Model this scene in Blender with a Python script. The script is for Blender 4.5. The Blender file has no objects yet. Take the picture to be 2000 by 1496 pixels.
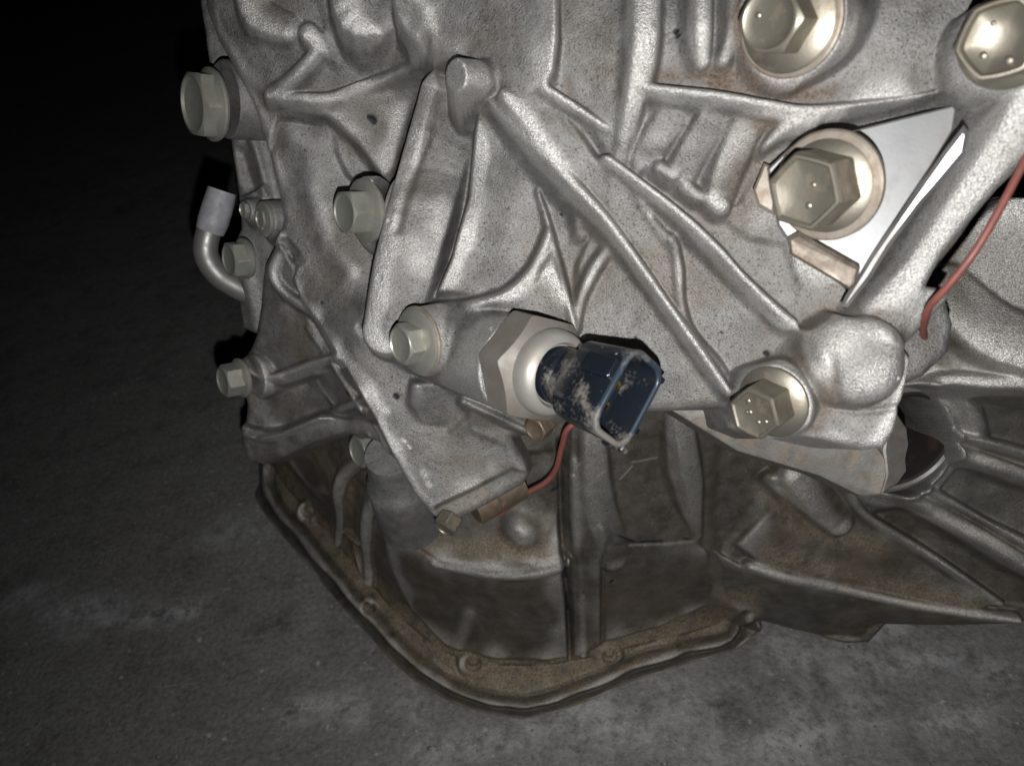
import bpy, bmesh, math, random
import numpy as np
from mathutils import Vector, Matrix
random.seed(7)
RNG = np.random.RandomState(11)
scene = bpy.context.scene
col = scene.collection

# ------------------------------------------------------------------ camera, world, light
# Lens frame: x right, y up, z back towards the viewer, metres.  The floor lies below, pitched and slightly rolled.
PITCH, ROLL, CAMH = math.radians(40), math.radians(8), 0.325
NV = Vector((-math.sin(ROLL)*math.cos(PITCH), math.cos(ROLL)*math.cos(PITCH), math.sin(PITCH)))
FW = Vector((0, 0, -1)); FW = (FW - NV*FW.dot(NV)).normalized()
EX = FW.cross(NV)
R3 = Matrix((EX, FW, NV))
TW = Vector((0, 0, CAMH))
def world(p): return R3 @ Vector(p) + TW
R3n = np.array([list(r) for r in R3]); TWn = np.array(TW)

cam = bpy.data.cameras.new('camera'); camo = bpy.data.objects.new('camera', cam); col.objects.link(camo)
camo.matrix_world = Matrix.Translation(TW) @ R3.to_4x4()
cam.sensor_width = 36; cam.sensor_fit = 'HORIZONTAL'; cam.lens = 27.0
cam.clip_start = 0.005; cam.clip_end = 50
cam.dof.use_dof = True; cam.dof.focus_distance = 0.225; cam.dof.aperture_fstop = 18
scene.camera = camo

w = bpy.data.worlds.new("World"); scene.world = w; w.use_nodes = True
w.node_tree.nodes['Background'].inputs[0].default_value = (0.55, 0.6, 0.75, 1)
w.node_tree.nodes['Background'].inputs[1].default_value = 0.0012

fl = bpy.data.lights.new('phone_flash', 'SPOT'); flo = bpy.data.objects.new('phone_flash', fl); col.objects.link(flo)
fl.energy = 3.3; fl.color = (1.0, 0.985, 0.965); fl.shadow_soft_size = 0.0012
fl.spot_size = math.radians(150); fl.spot_blend = 1.0
flo.location = world((0.0020, -0.0160, 0.0))
aim = world(((1360-1000)/1500, -(560-748)/1500, -1.0))
flo.rotation_euler = (aim - flo.location).to_track_quat('-Z', 'Y').to_euler()

scene.view_settings.view_transform = 'Standard'; scene.view_settings.look = 'None'
scene.view_settings.exposure = 0; scene.view_settings.gamma = 1

# ------------------------------------------------------------------ materials
def new_mat(name):
    m = bpy.data.materials.new(name); m.use_nodes = True
    nt = m.node_tree; b = nt.nodes['Principled BSDF']; return m, nt, b
class NB:
    def __init__(s, nt): s.nt = nt; s.co = nt.nodes.new('ShaderNodeTexCoord').outputs['Object']
    def n(s, t, **kw):
        x = s.nt.nodes.new(t)
        for k, v in kw.items(): setattr(x, k, v)
        return x
    def l(s, a, b): s.nt.links.new(a, b)
    def noise(s, scale, detail=4, rough=0.55, stretch=None):
        x = s.n('ShaderNodeTexNoise'); x.inputs['Scale'].default_value = scale
        x.inputs['Detail'].default_value = detail; x.inputs['Roughness'].default_value = rough
        if stretch:
            mp = s.n('ShaderNodeMapping'); mp.inputs['Scale'].default_value = stretch[:3]
            if len(stretch) > 3: mp.inputs['Rotation'].default_value = stretch[3:]
            s.l(s.co, mp.inputs[0]); s.l(mp.outputs[0], x.inputs['Vector'])
        else: s.l(s.co, x.inputs['Vector'])
        return x.outputs['Fac']
    def ramp(s, fac, stops):
        x = s.n('ShaderNodeValToRGB'); e = x.color_ramp.elements
        while len(e) < len(stops): e.new(0.5)
        for el, (p, c) in zip(e, stops):
            el.position = p; el.color = (c, c, c, 1) if not isinstance(c, tuple) else (*c, 1)
        s.l(fac, x.inputs[0]); return x.outputs[0]
    def mix(s, f, a, b, mode='MIX'):
        x = s.n('ShaderNodeMix', data_type='RGBA', blend_type=mode)
        for sock, v in ((x.inputs[0], f), (x.inputs[6], a), (x.inputs[7], b)):
            if hasattr(v, 'is_linked') or hasattr(v, 'links'): s.l(v, sock)
            elif isinstance(v, tuple): sock.default_value = (*v, 1)
            else: sock.default_value = v
        return x.outputs[2]
    def math(s, op, a, b=0.0, clamp=False):
        x = s.n('ShaderNodeMath', operation=op); x.use_clamp = clamp
        for sock, v in ((x.inputs[0], a), (x.inputs[1], b)):
            if hasattr(v, 'links'): s.l(v, sock)
            else: sock.default_value = v
        return x.outputs[0]
    def bump(s, h, strength, dist, normal=None):
        x = s.n('ShaderNodeBump'); x.inputs['Strength'].default_value = strength; x.inputs['Distance'].default_value = dist
        s.l(h, x.inputs['Height'])
        if normal is not None: s.l(normal, x.inputs['Normal'])
        return x.outputs[0]

def cast_material(name, base, dark, dirt_amt, metallic, rough, oil=0.0, grain=1.0, sand=((0.045, 0.034, 0.027), (0.14, 0.102, 0.075))):
    """sand-cast aluminium: grain, grime in patches, vertex-painted dirt / pits / bare metal"""
    m, nt, b = new_mat(name); k = NB(nt)
    big = k.noise(34, 5, 0.6); mid = k.noise(160, 5, 0.65); fine = k.noise(900, 3, 0.7); speck = k.noise(1500, 2, 0.5)
    c = k.mix(k.ramp(k.math('ADD', k.math('MULTIPLY', mid, 0.45), k.math('MULTIPLY', k.noise(65, 6, 0.65), 0.55)), [(0.40, 0.0), (0.60, 1.0)]), dark, base)
    c = k.mix(k.ramp(k.noise(60, 4, 0.6), [(0.38, 0.05), (0.62, 0.75)]), c, k.ramp(k.noise(2600, 3, 0.65), [(0.36, 0.50), (0.50, 0.88), (0.64, 1.0)]), 'MULTIPLY')
    c = k.mix(k.ramp(speck, [(0.58, 0.0), (0.68, 0.7)]), c, (0.045, 0.042, 0.04))
    c = k.mix(k.ramp(big, [(0.48, 0.0), (0.68, dirt_amt)]), c, (0.120, 0.092, 0.066))
    at = k.n('ShaderNodeAttribute'); at.attribute_name = 'marks'
    sp = k.n('ShaderNodeSeparateColor'); k.l(at.outputs['Color'], sp.inputs[0])
    sandc = k.mix(k.ramp(k.noise(1300, 4, 0.8), [(0.40, 0.0), (0.60, 1.0)]), sand[0], sand[1])
    dmask = k.math('MULTIPLY', sp.outputs[0], k.ramp(mid, [(0.30, 0.25), (0.55, 1.0)]), True)
    c = k.mix(dmask, c, sandc)
    c = k.mix(sp.outputs[1], c, (0.008, 0.008, 0.009))
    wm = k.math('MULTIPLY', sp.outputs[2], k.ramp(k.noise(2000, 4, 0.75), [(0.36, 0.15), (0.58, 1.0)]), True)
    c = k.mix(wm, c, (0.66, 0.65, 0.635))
    k.l(c, b.inputs['Base Color'])
    met = k.math('MULTIPLY', k.math('SUBTRACT', 1.0, k.math('MAXIMUM', dmask, sp.outputs[1]), True), k.math('ADD', metallic, k.math('MULTIPLY', wm, 0.3), True), True)
    k.l(met, b.inputs['Metallic'])
    r = k.math('ADD', k.ramp(mid, [(0.3, rough-0.08), (0.7, rough+0.1)]), k.math('MULTIPLY', dmask, 0.3), True)
    k.l(k.math('SUBTRACT', r, k.math('MULTIPLY', wm, 0.08), True), b.inputs['Roughness'])
    b.inputs['Specular IOR Level'].default_value = 0.5 - 0.15*(oil == 0)
    if oil:
        b.inputs['Coat Weight'].default_value = oil; b.inputs['Coat Roughness'].default_value = 0.35
    n1 = k.bump(k.noise(700, 2, 0.5), 0.35*grain, 0.00025)
    n2 = k.bump(k.noise(2300, 3, 0.7), 1.0*grain, 0.00030, n1)
    k.l(n2, b.inputs['Normal'])
    return m

M = {}
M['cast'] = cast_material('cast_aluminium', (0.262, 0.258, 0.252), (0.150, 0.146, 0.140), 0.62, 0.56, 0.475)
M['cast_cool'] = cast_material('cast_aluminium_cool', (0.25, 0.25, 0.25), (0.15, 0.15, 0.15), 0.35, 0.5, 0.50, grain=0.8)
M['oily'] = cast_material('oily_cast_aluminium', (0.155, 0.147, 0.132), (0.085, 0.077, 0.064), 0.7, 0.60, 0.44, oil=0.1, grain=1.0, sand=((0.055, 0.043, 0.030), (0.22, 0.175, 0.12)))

def metal_mat(name, base, alt, metallic, rough, scale=300, bump=0.3, dirt=0.35):
    m, nt, b = new_mat(name); k = NB(nt)
    a = k.noise(scale, 4, 0.6); f = k.noise(1400, 3, 0.6)
    c = k.mix(k.ramp(a, [(0.35, 0.0), (0.7, 1.0)]), base, alt)
    dm = k.ramp(k.noise(scale*0.55+60, 5, 0.7), [(0.52, 0.0), (0.70, dirt)])
    c = k.mix(dm, c, (0.15, 0.10, 0.06))
    k.l(c, b.inputs['Base Color'])
    k.l(k.math('SUBTRACT', metallic, k.math('MULTIPLY', dm, 0.6), True), b.inputs['Metallic'])
    k.l(k.ramp(a, [(0.3, rough), (0.75, min(1, rough+0.18))]), b.inputs['Roughness'])
    k.l(k.bump(f, bump, 0.00008), b.inputs['Normal'])
    return m
M['zinc_gold'] = metal_mat('zinc_yellow_steel', (0.31, 0.29, 0.24), (0.18, 0.165, 0.135), 0.85, 0.36, scale=180, dirt=0.8)
M['zinc_green'] = metal_mat('zinc_green_steel', (0.36, 0.365, 0.33), (0.25, 0.25, 0.22), 0.65, 0.34, scale=180, dirt=0.5)
M['zinc_plate'] = metal_mat('zinc_sheet', (0.42, 0.43, 0.44), (0.30, 0.30, 0.30), 0.9, 0.40, scale=60, bump=0.15, dirt=0.45)
M['rusty'] = metal_mat('rusty_steel', (0.17, 0.145, 0.12), (0.085, 0.066, 0.052), 0.5, 0.48, dirt=0.5)
M['washer'] = metal_mat('dirty_washer', (0.34, 0.31, 0.27), (0.20, 0.155, 0.12), 0.6, 0.40, dirt=0.6)
M['pale_hex'] = metal_mat('dusty_sensor_steel', (0.17, 0.158, 0.143), (0.115, 0.103, 0.09), 0.3, 0.5, scale=140, bump=0.15, dirt=0.3)
M['collar'] = metal_mat('sensor_collar_steel', (0.36, 0.35, 0.33), (0.28, 0.265, 0.24), 0.55, 0.38, scale=150, bump=0.15, dirt=0.45)
M['lug'] = metal_mat('sawn_aluminium', (0.16, 0.154, 0.145), (0.095, 0.086, 0.075), 0.4, 0.50, scale=220, bump=1.0, dirt=0.7)
M['stud'] = metal_mat('grimy_stud', (0.13, 0.10, 0.07), (0.075, 0.055, 0.04), 0.4, 0.45, dirt=0.5)
M['brass'] = metal_mat('gold_pin', (0.80, 0.52, 0.18), (0.62, 0.36, 0.10), 1.0, 0.22, dirt=0.0)
M['pipe'] = metal_mat('dull_pipe_steel', (0.24, 0.238, 0.23), (0.16, 0.158, 0.152), 0.6, 0.38, dirt=0.2)

def plastic(name, base, dust, thr, rough=0.3):
    m, nt, b = new_mat(name); k = NB(nt)
    a = k.noise(75, 3, 0.45); f = k.noise(1100, 3, 0.6)
    d = k.ramp(k.math('ADD', k.math('MULTIPLY', a, 0.8), k.math('MULTIPLY', f, 0.2)), [(thr-.02, 0.0), (thr+0.08, 0.92)])
    c = k.mix(d, base, dust)
    c = k.mix(k.ramp(k.noise(700, 1, 0.3), [(0.80, 0.0), (0.84, 0.5)]), c, (0.45, 0.45, 0.42))
    k.l(c, b.inputs['Base Color']); k.l(k.math('ADD', rough, k.math('MULTIPLY', d, 0.45), True), b.inputs['Roughness'])
    k.l(k.bump(f, 0.2, 0.0001), b.inputs['Normal'])
    return m
M['plastic'] = plastic('navy_black_plastic', (0.007, 0.0095, 0.0135), (0.17, 0.155, 0.135), 0.585, 0.24)
M['plastic_clean'] = plastic('navy_black_plastic_inside', (0.007, 0.010, 0.015), (0.2, 0.18, 0.15), 0.64, 0.25)
M['plastic_rim'] = plastic('rubbed_plastic_edge', (0.018, 0.027, 0.040), (0.12, 0.11, 0.10), 0.56, 0.35)
M['wire'] = metal_mat('red_wire_sheath', (0.17, 0.052, 0.042), (0.12, 0.040, 0.033), 0.0, 0.45, dirt=0.3)
M['sleeve'] = metal_mat('pale_rubber_sleeve', (0.24, 0.24, 0.26), (0.16, 0.16, 0.175), 0.0, 0.55, bump=0.2, dirt=0.1)
m, nt, b = new_mat('soft_black'); b.inputs['Base Color'].default_value = (0.012, 0.009, 0.008, 1); b.inputs['Roughness'].default_value = 0.6
k = NB(nt); k.l(k.mix(k.ramp(k.noise(120, 4), [(0.5, 0.0), (0.7, 1.0)]), (0.010, 0.008, 0.008), (0.045, 0.022, 0.014)), b.inputs['Base Color']); M['black'] = m

# concrete
m, nt, b = new_mat('worn_concrete'); k = NB(nt)
big = k.noise(9, 6, 0.62); mid = k.noise(45, 6, 0.7); fine = k.noise(420, 4, 0.7)
streak = k.noise(55, 8, 0.72, (1.0, 4.0, 1, 0, 0, 0.25))
c = k.mix(k.ramp(big, [(0.30, 0.0), (0.75, 1.0)]), (0.145, 0.141, 0.139), (0.205, 0.203, 0.203))
c = k.mix(k.ramp(mid, [(0.34, 0.55), (0.48, 0.0)]), c, (0.085, 0.081, 0.079))
c = k.mix(k.ramp(mid, [(0.58, 0.0), (0.78, 0.35)]), c, (0.30, 0.30, 0.305))
c = k.mix(k.ramp(streak, [(0.56, 0.0), (0.72, 0.5)]), c, (0.33, 0.33, 0.335))
c = k.mix(k.ramp(k.noise(90, 4, 0.6), [(0.70, 0.0), (0.76, 0.7)]), c, (0.028, 0.024, 0.022))
c = k.mix(k.ramp(k.noise(260, 2, 0.4), [(0.70, 0.0), (0.74, 0.6)]), c, (0.45, 0.44, 0.43))
c = k.mix(k.ramp(fine, [(0.3, 0.7), (0.6, 0.0)]), c, (0.055, 0.052, 0.05))
at = k.n('ShaderNodeAttribute'); at.attribute_name = 'marks'
sp = k.n('ShaderNodeSeparateColor'); k.l(at.outputs['Color'], sp.inputs[0])
c = k.mix(k.math('MULTIPLY', sp.outputs[2], k.ramp(k.noise(120, 8, 0.8), [(0.42, 0.0), (0.56, 1.0)]), True), c, (0.40, 0.40, 0.41))
c = k.mix(k.math('MULTIPLY', sp.outputs[1], k.ramp(mid, [(0.40, 1.0), (0.62, 0.0)]), True), c, (0.018, 0.016, 0.015))
k.l(c, b.inputs['Base Color']); k.l(k.ramp(mid, [(0.3, 0.55), (0.7, 0.8)]), b.inputs['Roughness'])
k.l(k.bump(fine, 0.7, 0.0008, k.bump(mid, 0.6, 0.0028)), b.inputs['Normal'])
M['concrete'] = m

# ------------------------------------------------------------------ objects
def tag(o, label=None, cat=None, group=None, kind=None):
    if label: o['label'] = label
    if cat: o['category'] = cat
    if group: o['group'] = group
    if kind: o['kind'] = kind
    return o
gearbox = bpy.data.objects.new('gearbox', None)
GB = world((0.03, -0.14, -0.36)); GB.z = 0
gearbox.location = GB; gearbox.empty_display_size = 0.05; col.objects.link(gearbox)
tag(gearbox, 'grimy cast aluminium gearbox with ribs, hex bolts and a plugged sensor, standing on the concrete', 'gearbox')

def sharpen(me, deg=32):
    bm = bmesh.new(); bm.from_mesh(me); th = math.radians(deg)
    bmesh.ops.recalc_face_normals(bm, faces=bm.faces)
    for f in bm.faces: f.smooth = True
    for e in bm.edges:
        if len(e.link_faces) == 2 and e.calc_face_angle(0) > th: e.smooth = False
    bm.to_mesh(me); bm.free()

def link(name, me, mat, parent=None, origin=None, label=None):
    """verts of me are in lens frame; move them to world, origin at `origin` (lens frame)"""
    v = np.empty(len(me.vertices)*3); me.vertices.foreach_get('co', v); v = v.reshape(-1, 3)
    v = v @ R3n.T + TWn
    if origin is None: oc = (v.min(0)+v.max(0))/2
    else: oc = np.array(world(origin))
    me.vertices.foreach_set('co', (v-oc).ravel()); me.update()
    o = bpy.data.objects.new(name, me); col.objects.link(o)
    if mat: me.materials.append(mat)
    loc = Vector(oc)
    if parent is not None:
        p = parent; off = Vector((0, 0, 0))
        while p is not None: off += p.location; p = p.parent
        o.parent = parent; loc = loc - off
    o.location = loc
    if label: o['label'] = label
    return o

def P(px, py, d): return Vector(((px-1000)/1500*d, -(py-748)/1500*d, -d))

def frame(axis, up=(0, 1, 0)):
    a = Vector(axis).normalized(); u = Vector(up); u = (u - a*u.dot(a)).normalized(); s = u.cross(a)
    return s, u, a            # local x, y, z
def place(verts, c, fr):
    s, u, a = fr
    return [tuple(Vector(c) + s*x + u*y + a*z) for x, y, z in verts]

def mesh_from(verts, faces, deg=32):
    me = bpy.data.meshes.new('m'); me.from_pydata(verts, [], faces); sharpen(me, deg); return me

def rings(ringlist, close_top=True, close_bottom=True):
    """ringlist: list of lists of (x,y,z) all same length"""
    n = len(ringlist[0]); V = [p for r in ringlist for p in r]; F = []
    for i in range(len(ringlist)-1):
        for j in range(n):
            a, b_ = i*n+j, i*n+(j+1) % n
            F.append((a, b_, b_+n, a+n))
    if close_top: F.append(tuple((len(ringlist)-1)*n+j for j in range(n)))
    if close_bottom: F.append(tuple(reversed(range(n))))
    return V, F
def lathe(prof, n=48, caps=True):
    return rings([[(r*math.cos(2*math.pi*j/n), r*math.sin(2*math.pi*j/n), z) for j in range(n)] for r, z in prof], caps, caps)

def hexr(t, af):
    s = math.pi/3; t = (t % s) - s/2
    return af/2/math.cos(t)
def hex_head(af, h, z0=0.0, dish=0.0004, rot=0.0, chamf=0.95, hexcap=0.0):
    n = 72; R = []
    ang = [2*math.pi*j/n for j in range(n)]
    hr = [hexr(a + math.pi/6 - rot, af) for a in ang]
    capr = [(af/2*chamf)*(1-hexcap)+r*0.94*hexcap for r in hr]; cap = af/2*chamf
    hr = [min(r, af/2*1.135) for r in hr]
    def ring(rs, zs): return [(r*math.cos(a), r*math.sin(a), z) for r, a, z in zip(rs, ang, zs)]
    R.append(ring([r*1.0 for r in hr], [z0]*n))
    R.append(ring(hr, [z0+h-(r-cr)*(0.62+.3*hexcap)-0.0001 for r, cr in zip(hr, capr)]))
    R.append(ring(capr, [z0+h]*n))
    R.append(ring([c_*0.93 for c_ in capr], [z0+h+0.00002]*n))
    R.append(ring([c_*0.86 for c_ in capr], [z0+h-dish]*n))
    R.append(ring([cap*0.6]*n, [z0+h-dish*1.9]*n)); R.append(ring([cap*0.3]*n, [z0+h-dish*2.4]*n))
    return rings(R)

def bolt(px, py, d, axis, af, h, fr=None, fh=0.0012, mat='zinc_gold', rot=0.0, washer=None, label=None, dots=(), dish=0.0004, up=(0, 1, 0), hexcap=0.0):
    """flanged hex bolt; (px,py,d) = centre of the seat"""
    c = P(px, py, d); f = frame(axis, up)
    V, F = hex_head(af, h, fh*0.7, dish, rot, hexcap=hexcap)
    if fr:
        v2, f2 = lathe([(fr*0.96, -0.001), (fr, -0.0002), (fr, fh*0.35), (fr*0.95, fh*0.6), (af*0.5, fh*1.25), (af*0.42, fh*1.3)])
        k0 = len(V); V = V+v2; F = F+[tuple(i+k0 for i in q) for q in f2]
    for (dx, dy, r) in dots:
        v2, f2 = lathe([(r*1.15, 0), (r, 0.00012), (r*0.7, 0.00022), (r*0.3, 0.00028)], 10)
        zt = fh*0.7 + h - dish - 0.00003
        v2 = [(x+dx, y+dy, z+zt) for x, y, z in v2]
        k0 = len(V); V = V+v2; F = F+[tuple(i+k0 for i in q) for q in f2]
    o = link('bolt', mesh_from(place(V, c, f), F, 24), M[mat], gearbox, tuple(c), label)
    if washer:
        wr, wt = washer
        V, F = lathe([(wr*0.97, -wt-0.0004), (wr, -wt), (wr, -0.0003), (wr*0.96, 0), (af*0.3, 0.0001)], 56)
        link('washer', mesh_from(place(V, c, f), F), M['washer'], o, tuple(c))
    return o

def tube(path, r, n=16, sub=8, flat=False):
    """smooth tube through lens-frame points"""
    pts = [Vector(p) for p in path]; out = []
    for i in range(len(pts)-1):
        p0 = pts[max(i-1, 0)]; p1 = pts[i]; p2 = pts[i+1]; p3 = pts[min(i+2, len(pts)-1)]
        for s in range(sub):
            t = s/sub
            out.append(0.5*((2*p1)+(p2-p0)*t+(2*p0-5*p1+4*p2-p3)*t*t+(3*p1-p0-3*p2+p3)*t**3))
    out.append(pts[-1]); R = []; up = Vector((0.1, 0.3, 1)).normalized()
    rr = r if isinstance(r, (list, tuple)) else [r]*len(pts)
    for i, p in enumerate(out):
        tdir = (out[min(i+1, len(out)-1)]-out[max(i-1, 0)]).normalized()
        s = tdir.cross(up).normalized(); u = s.cross(tdir); up = u
        q = i/sub; a = min(int(q), len(rr)-2); rad = rr[a]+(rr[a+1]-rr[a])*(q-a)
        R.append([tuple(p + s*rad*math.cos(2*math.pi*j/n) + u*rad*math.sin(2*math.pi*j/n)) for j in range(n)])
    return rings(R)

# ------------------------------------------------------------------ relief layers (a casting as a surface with real depth)
def fieldnoise(shape, cells, rng):
    """smooth value noise, about `cells` cells along the longer side"""
    ny, nx = shape; cx = max(3, int(cells*nx/max(shape)))+3; cy = max(3, int(cells*ny/max(shape)))+3
    g = rng.rand(cy, cx)*2-1
    def up(a, n, axis):
        m_ = a.shape[axis]; t = np.linspace(0, m_-1.001, n); i = t.astype(int); f = t-i; f = f*f*(3-2*f)
        A = np.take(a, i, axis); B = np.take(a, np.minimum(i+1, m_-1), axis)
        f = f[:, None] if axis == 0 else f[None, :]
        return A*(1-f)+B*f
    return up(up(g, ny, 0), nx, 1)
def sstep(t): t = np.clip(t, 0, 1); return t*t*(3-2*t)

class Layer:
    def __init__(s, x0, x1, y0, y1, step):
        s.step = step
        s.xs = np.arange(x0, x1, step); s.ys = np.arange(y0, y1, step)
        s.X, s.Y = np.meshgrid(s.xs, s.ys); s.Z = np.zeros_like(s.X)
        s.gain = 1.0; s.dirt = np.zeros_like(s.X); s.spot = np.zeros_like(s.X); s.wear = np.zeros_like(s.X)
    def base(s, pts, smooth=1e-4):
        """thin-plate surface through (px, py, depth) points"""
        xy = np.array([P(*p)[:2] for p in pts]); z = np.array([-p[2] for p in pts])
        sc = 0.1; u = xy/sc; n = len(u)
        def U(r2): return np.where(r2 > 1e-12, 0.5*r2*np.log(r2+1e-12), 0)
        K = U(((u[:, None]-u[None])**2).sum(-1)) + np.eye(n)*smooth*10
        A = np.zeros((n+3, n+3)); A[:n, :n] = K; A[:n, n] = 1; A[:n, n+1:] = u; A[n, :n] = 1; A[n+1:, :n] = u.T
        wv = np.linalg.solve(A, np.r_[z, 0, 0, 0])
        gx = s.X/sc; gy = s.Y/sc; Z = wv[n]+wv[n+1]*gx+wv[n+2]*gy
        for i in range(n): Z = Z + wv[i]*U((gx-u[i, 0])**2+(gy-u[i, 1])**2)
        s.Z = Z; s.Zb = Z.copy()
    def at(s, x, y):
        i = int(np.clip(round((y-s.ys[0])/s.step), 0, len(s.ys)-1)); j = int(np.clip(round((x-s.xs[0])/s.step), 0, len(s.xs)-1))
        return s.Zb[i, j]
    def xy(s, px, py, off=0.0):
        """meet the line of sight with the smooth base surface raised by off mm"""
        d = 0.22
        for _ in range(24):
            x = (px-1000)/1500*d; y = -(py-748)/1500*d; d = 0.4*d+0.6*(-s.at(x, y)-off*1e-3)
        return x, y, d
    def pts(s, path, off=None, smooth=True, closed=False):
        n = len(path); o = off if isinstance(off, (list, tuple)) else [off or 0.0]*n
        return [s.xy(p[0], p[1], (p[2] if len(p) > 2 else 0)+o_) for p, o_ in zip(path, o)]
    def dense(s, P_, lists, sub=4):
        """Catmull-Rom refinement of a path and of the values along it"""
        if len(P_) < 3: return P_, lists
        A = np.array([list(p)+[l[i] for l in lists] for i, p in enumerate(P_)]); out = []; n = len(A)
        for i in range(n-1):
            p0, p1, p2, p3 = A[max(i-1, 0)], A[i], A[i+1], A[min(i+2, n-1)]
            for k_ in range(sub):
                t = k_/sub; out.append(0.5*((2*p1)+(p2-p0)*t+(2*p0-5*p1+4*p2-p3)*t*t+(3*p1-p0-3*p2+p3)*t**3))
        out.append(A[-1]); out = np.array(out); m_ = len(P_[0])
        return [tuple(r[:m_]) for r in out], [list(out[:, m_+q]) for q in range(len(lists))]
    def region(s, P_, marg):
        a = np.array([p[:2] for p in P_]); lo = a.min(0)-marg; hi = a.max(0)+marg
        j0, j1 = np.searchsorted(s.xs, [lo[0], hi[0]]); i0, i1 = np.searchsorted(s.ys, [lo[1], hi[1]])
        return slice(i0, max(i1, i0)), slice(j0, max(j1, j0))
    def pathdist(s, P_, sl, vals=None):
        X = s.X[sl]; Y = s.Y[sl]; D = np.full(X.shape, 1e9); V = np.zeros(X.shape) if vals is not None else None; S = np.zeros(X.shape)
        T = np.zeros(X.shape); n = len(P_)-1
        for i in range(max(n, 1)):
            a = P_[i]; c = P_[min(i+1, len(P_)-1)]; dx, dy = c[0]-a[0], c[1]-a[1]; L2 = dx*dx+dy*dy+1e-18
            t = np.clip(((X-a[0])*dx+(Y-a[1])*dy)/L2, 0, 1)
            ex = X-a[0]-t*dx; ey = Y-a[1]-t*dy; d2 = ex*ex+ey*ey; mk = d2 < D
            D = np.where(mk, d2, D); S = np.where(mk, np.sign(dx*ey-dy*ex), S)
            if vals is not None: V = np.where(mk, vals[i]+(vals[min(i+1, len(P_)-1)]-vals[i])*t, V)
        return np.sqrt(D), S, V
    def rib(s, path, w, amp, edge=None, prof='round', add=True, attr=None):
        """raised (amp>0, mm) or sunk band. w = half width px, edge px"""
        n = len(path); ws = list(w) if isinstance(w, (list, tuple)) else [w]*n; am = list(amp) if isinstance(amp, (list, tuple)) else [amp]*n
        P_ = s.pts(path, None if attr else [max(0, q)*s.gain for q in am]); pm = np.mean([p[2] for p in P_])/1500
        P_, (ws, am) = s.dense(P_, [ws, am], 3)
        wm = max(ws)*pm; em = (edge if edge is not None else max(ws)*0.6)*pm
        sl = s.region(P_, wm*3+em)
        if s.X[sl].size == 0: return
        D, S, A = s.pathdist(P_, sl, am); 
        W = s.pathdist(P_, sl, ws)[2]*pm if len(set(ws)) > 1 else wm
        if prof == 'round': q = D/(W+em*0.5); F = np.where(q < 1, (1-q*q), 0)**1.5; F = np.where(q<1, 0.55*F+0.45*sstep((1-q)/0.75), 0)
        elif prof == 'flat': F = sstep((W+em/2-D)/em)
        elif prof == 'gauss': F = np.exp(-(D/W)**2)
        elif prof == 'dome': F = np.sqrt(np.clip(1-(D/W)**2, 0, 1))
        if attr: a = getattr(s, attr); a[sl] = np.clip(a[sl]+A*F, 0, 1)
        else: s.Z[sl] += A*F*1e-3*s.gain
    def step_(s, path, amp, edge=4, fall=60, side=1, taper=True):
        """drop/raise one side of a line, dying out away from it"""
        am = list(amp) if isinstance(amp, (list, tuple)) else [amp]*len(path)
        P_ = s.pts(path, [max(0, q)*s.gain for q in am]); pm = np.mean([p[2] for p in P_])/1500
        if taper:
            for q_ in (0, -1):
                if 5 < path[q_][0] < 1995 and path[q_][1] > 5: am[q_] = 0.0
        P_, (am,) = s.dense(P_, [am], 3)
        sl = s.region(P_, fall*pm*3); D, S, A = s.pathdist(P_, sl, am); sd = D*S*side
        s.Z[sl] += A*s.gain*1e-3*sstep(sd/(edge*pm)+0.5)*np.exp(-(np.maximum(sd, 0)/(fall*pm))**2)
    def polysd(s, P_, sl):
        D, _, _ = s.pathdist(list(P_)+[P_[0]], sl); X = s.X[sl]; Y = s.Y[sl]; ins = np.zeros(X.shape, bool); n = len(P_)
        for i in range(n):
            x1, y1 = P_[i][:2]; x2, y2 = P_[(i+1) % n][:2]
            c = ((y1 > Y) != (y2 > Y)) & (X < (x2-x1)*(Y-y1)/((y2-y1) or 1e-12)+x1); ins ^= c
        return np.where(ins, D, -D)
    def plate(s, poly, amp, edge=8, attr=None):
        P_ = s.pts(poly, max(0, 0 if attr else amp*s.gain)); pm = np.mean([p[2] for p in P_])/1500; sl = s.region(P_, edge*pm*2)
        sd = s.polysd(P_, sl); F = sstep(sd/(edge*pm)+0.5)
        if attr: a = getattr(s, attr); a[sl] = np.clip(a[sl]+amp*F, 0, 1)
        else: s.Z[sl] += amp*s.gain*1e-3*F
    def panel(s, poly, edge=8, off=0.0, k=None):
        """flat or gently bent web: replaces what is inside the outline.  poly of (px, py, mm in front of the base)"""
        P_ = s.pts([(p[0], p[1], p[2]+off) for p in poly]); pm = np.mean([p[2] for p in P_])/1500; sl = s.region(P_, edge*pm*2)
        A = np.array([[1, p[0], p[1]] for p in P_]); z = np.array([-p[2] for p in P_]); c, *_ = np.linalg.lstsq(A, z, rcond=None)
        H = c[0]+c[1]*s.X[sl]+c[2]*s.Y[sl]; res = z-A@c; wsum = 0; r = 0
        for p, e in zip(P_, res): q = 1/((s.X[sl]-p[0])**2+(s.Y[sl]-p[1])**2+4e-6); wsum = wsum+q; r = r+q*e
        H = H + r/wsum
        F = sstep(s.polysd(P_, sl)/(edge*pm)+0.5); s.Z[sl] = s.Z[sl]*(1-F)+H*F
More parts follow.
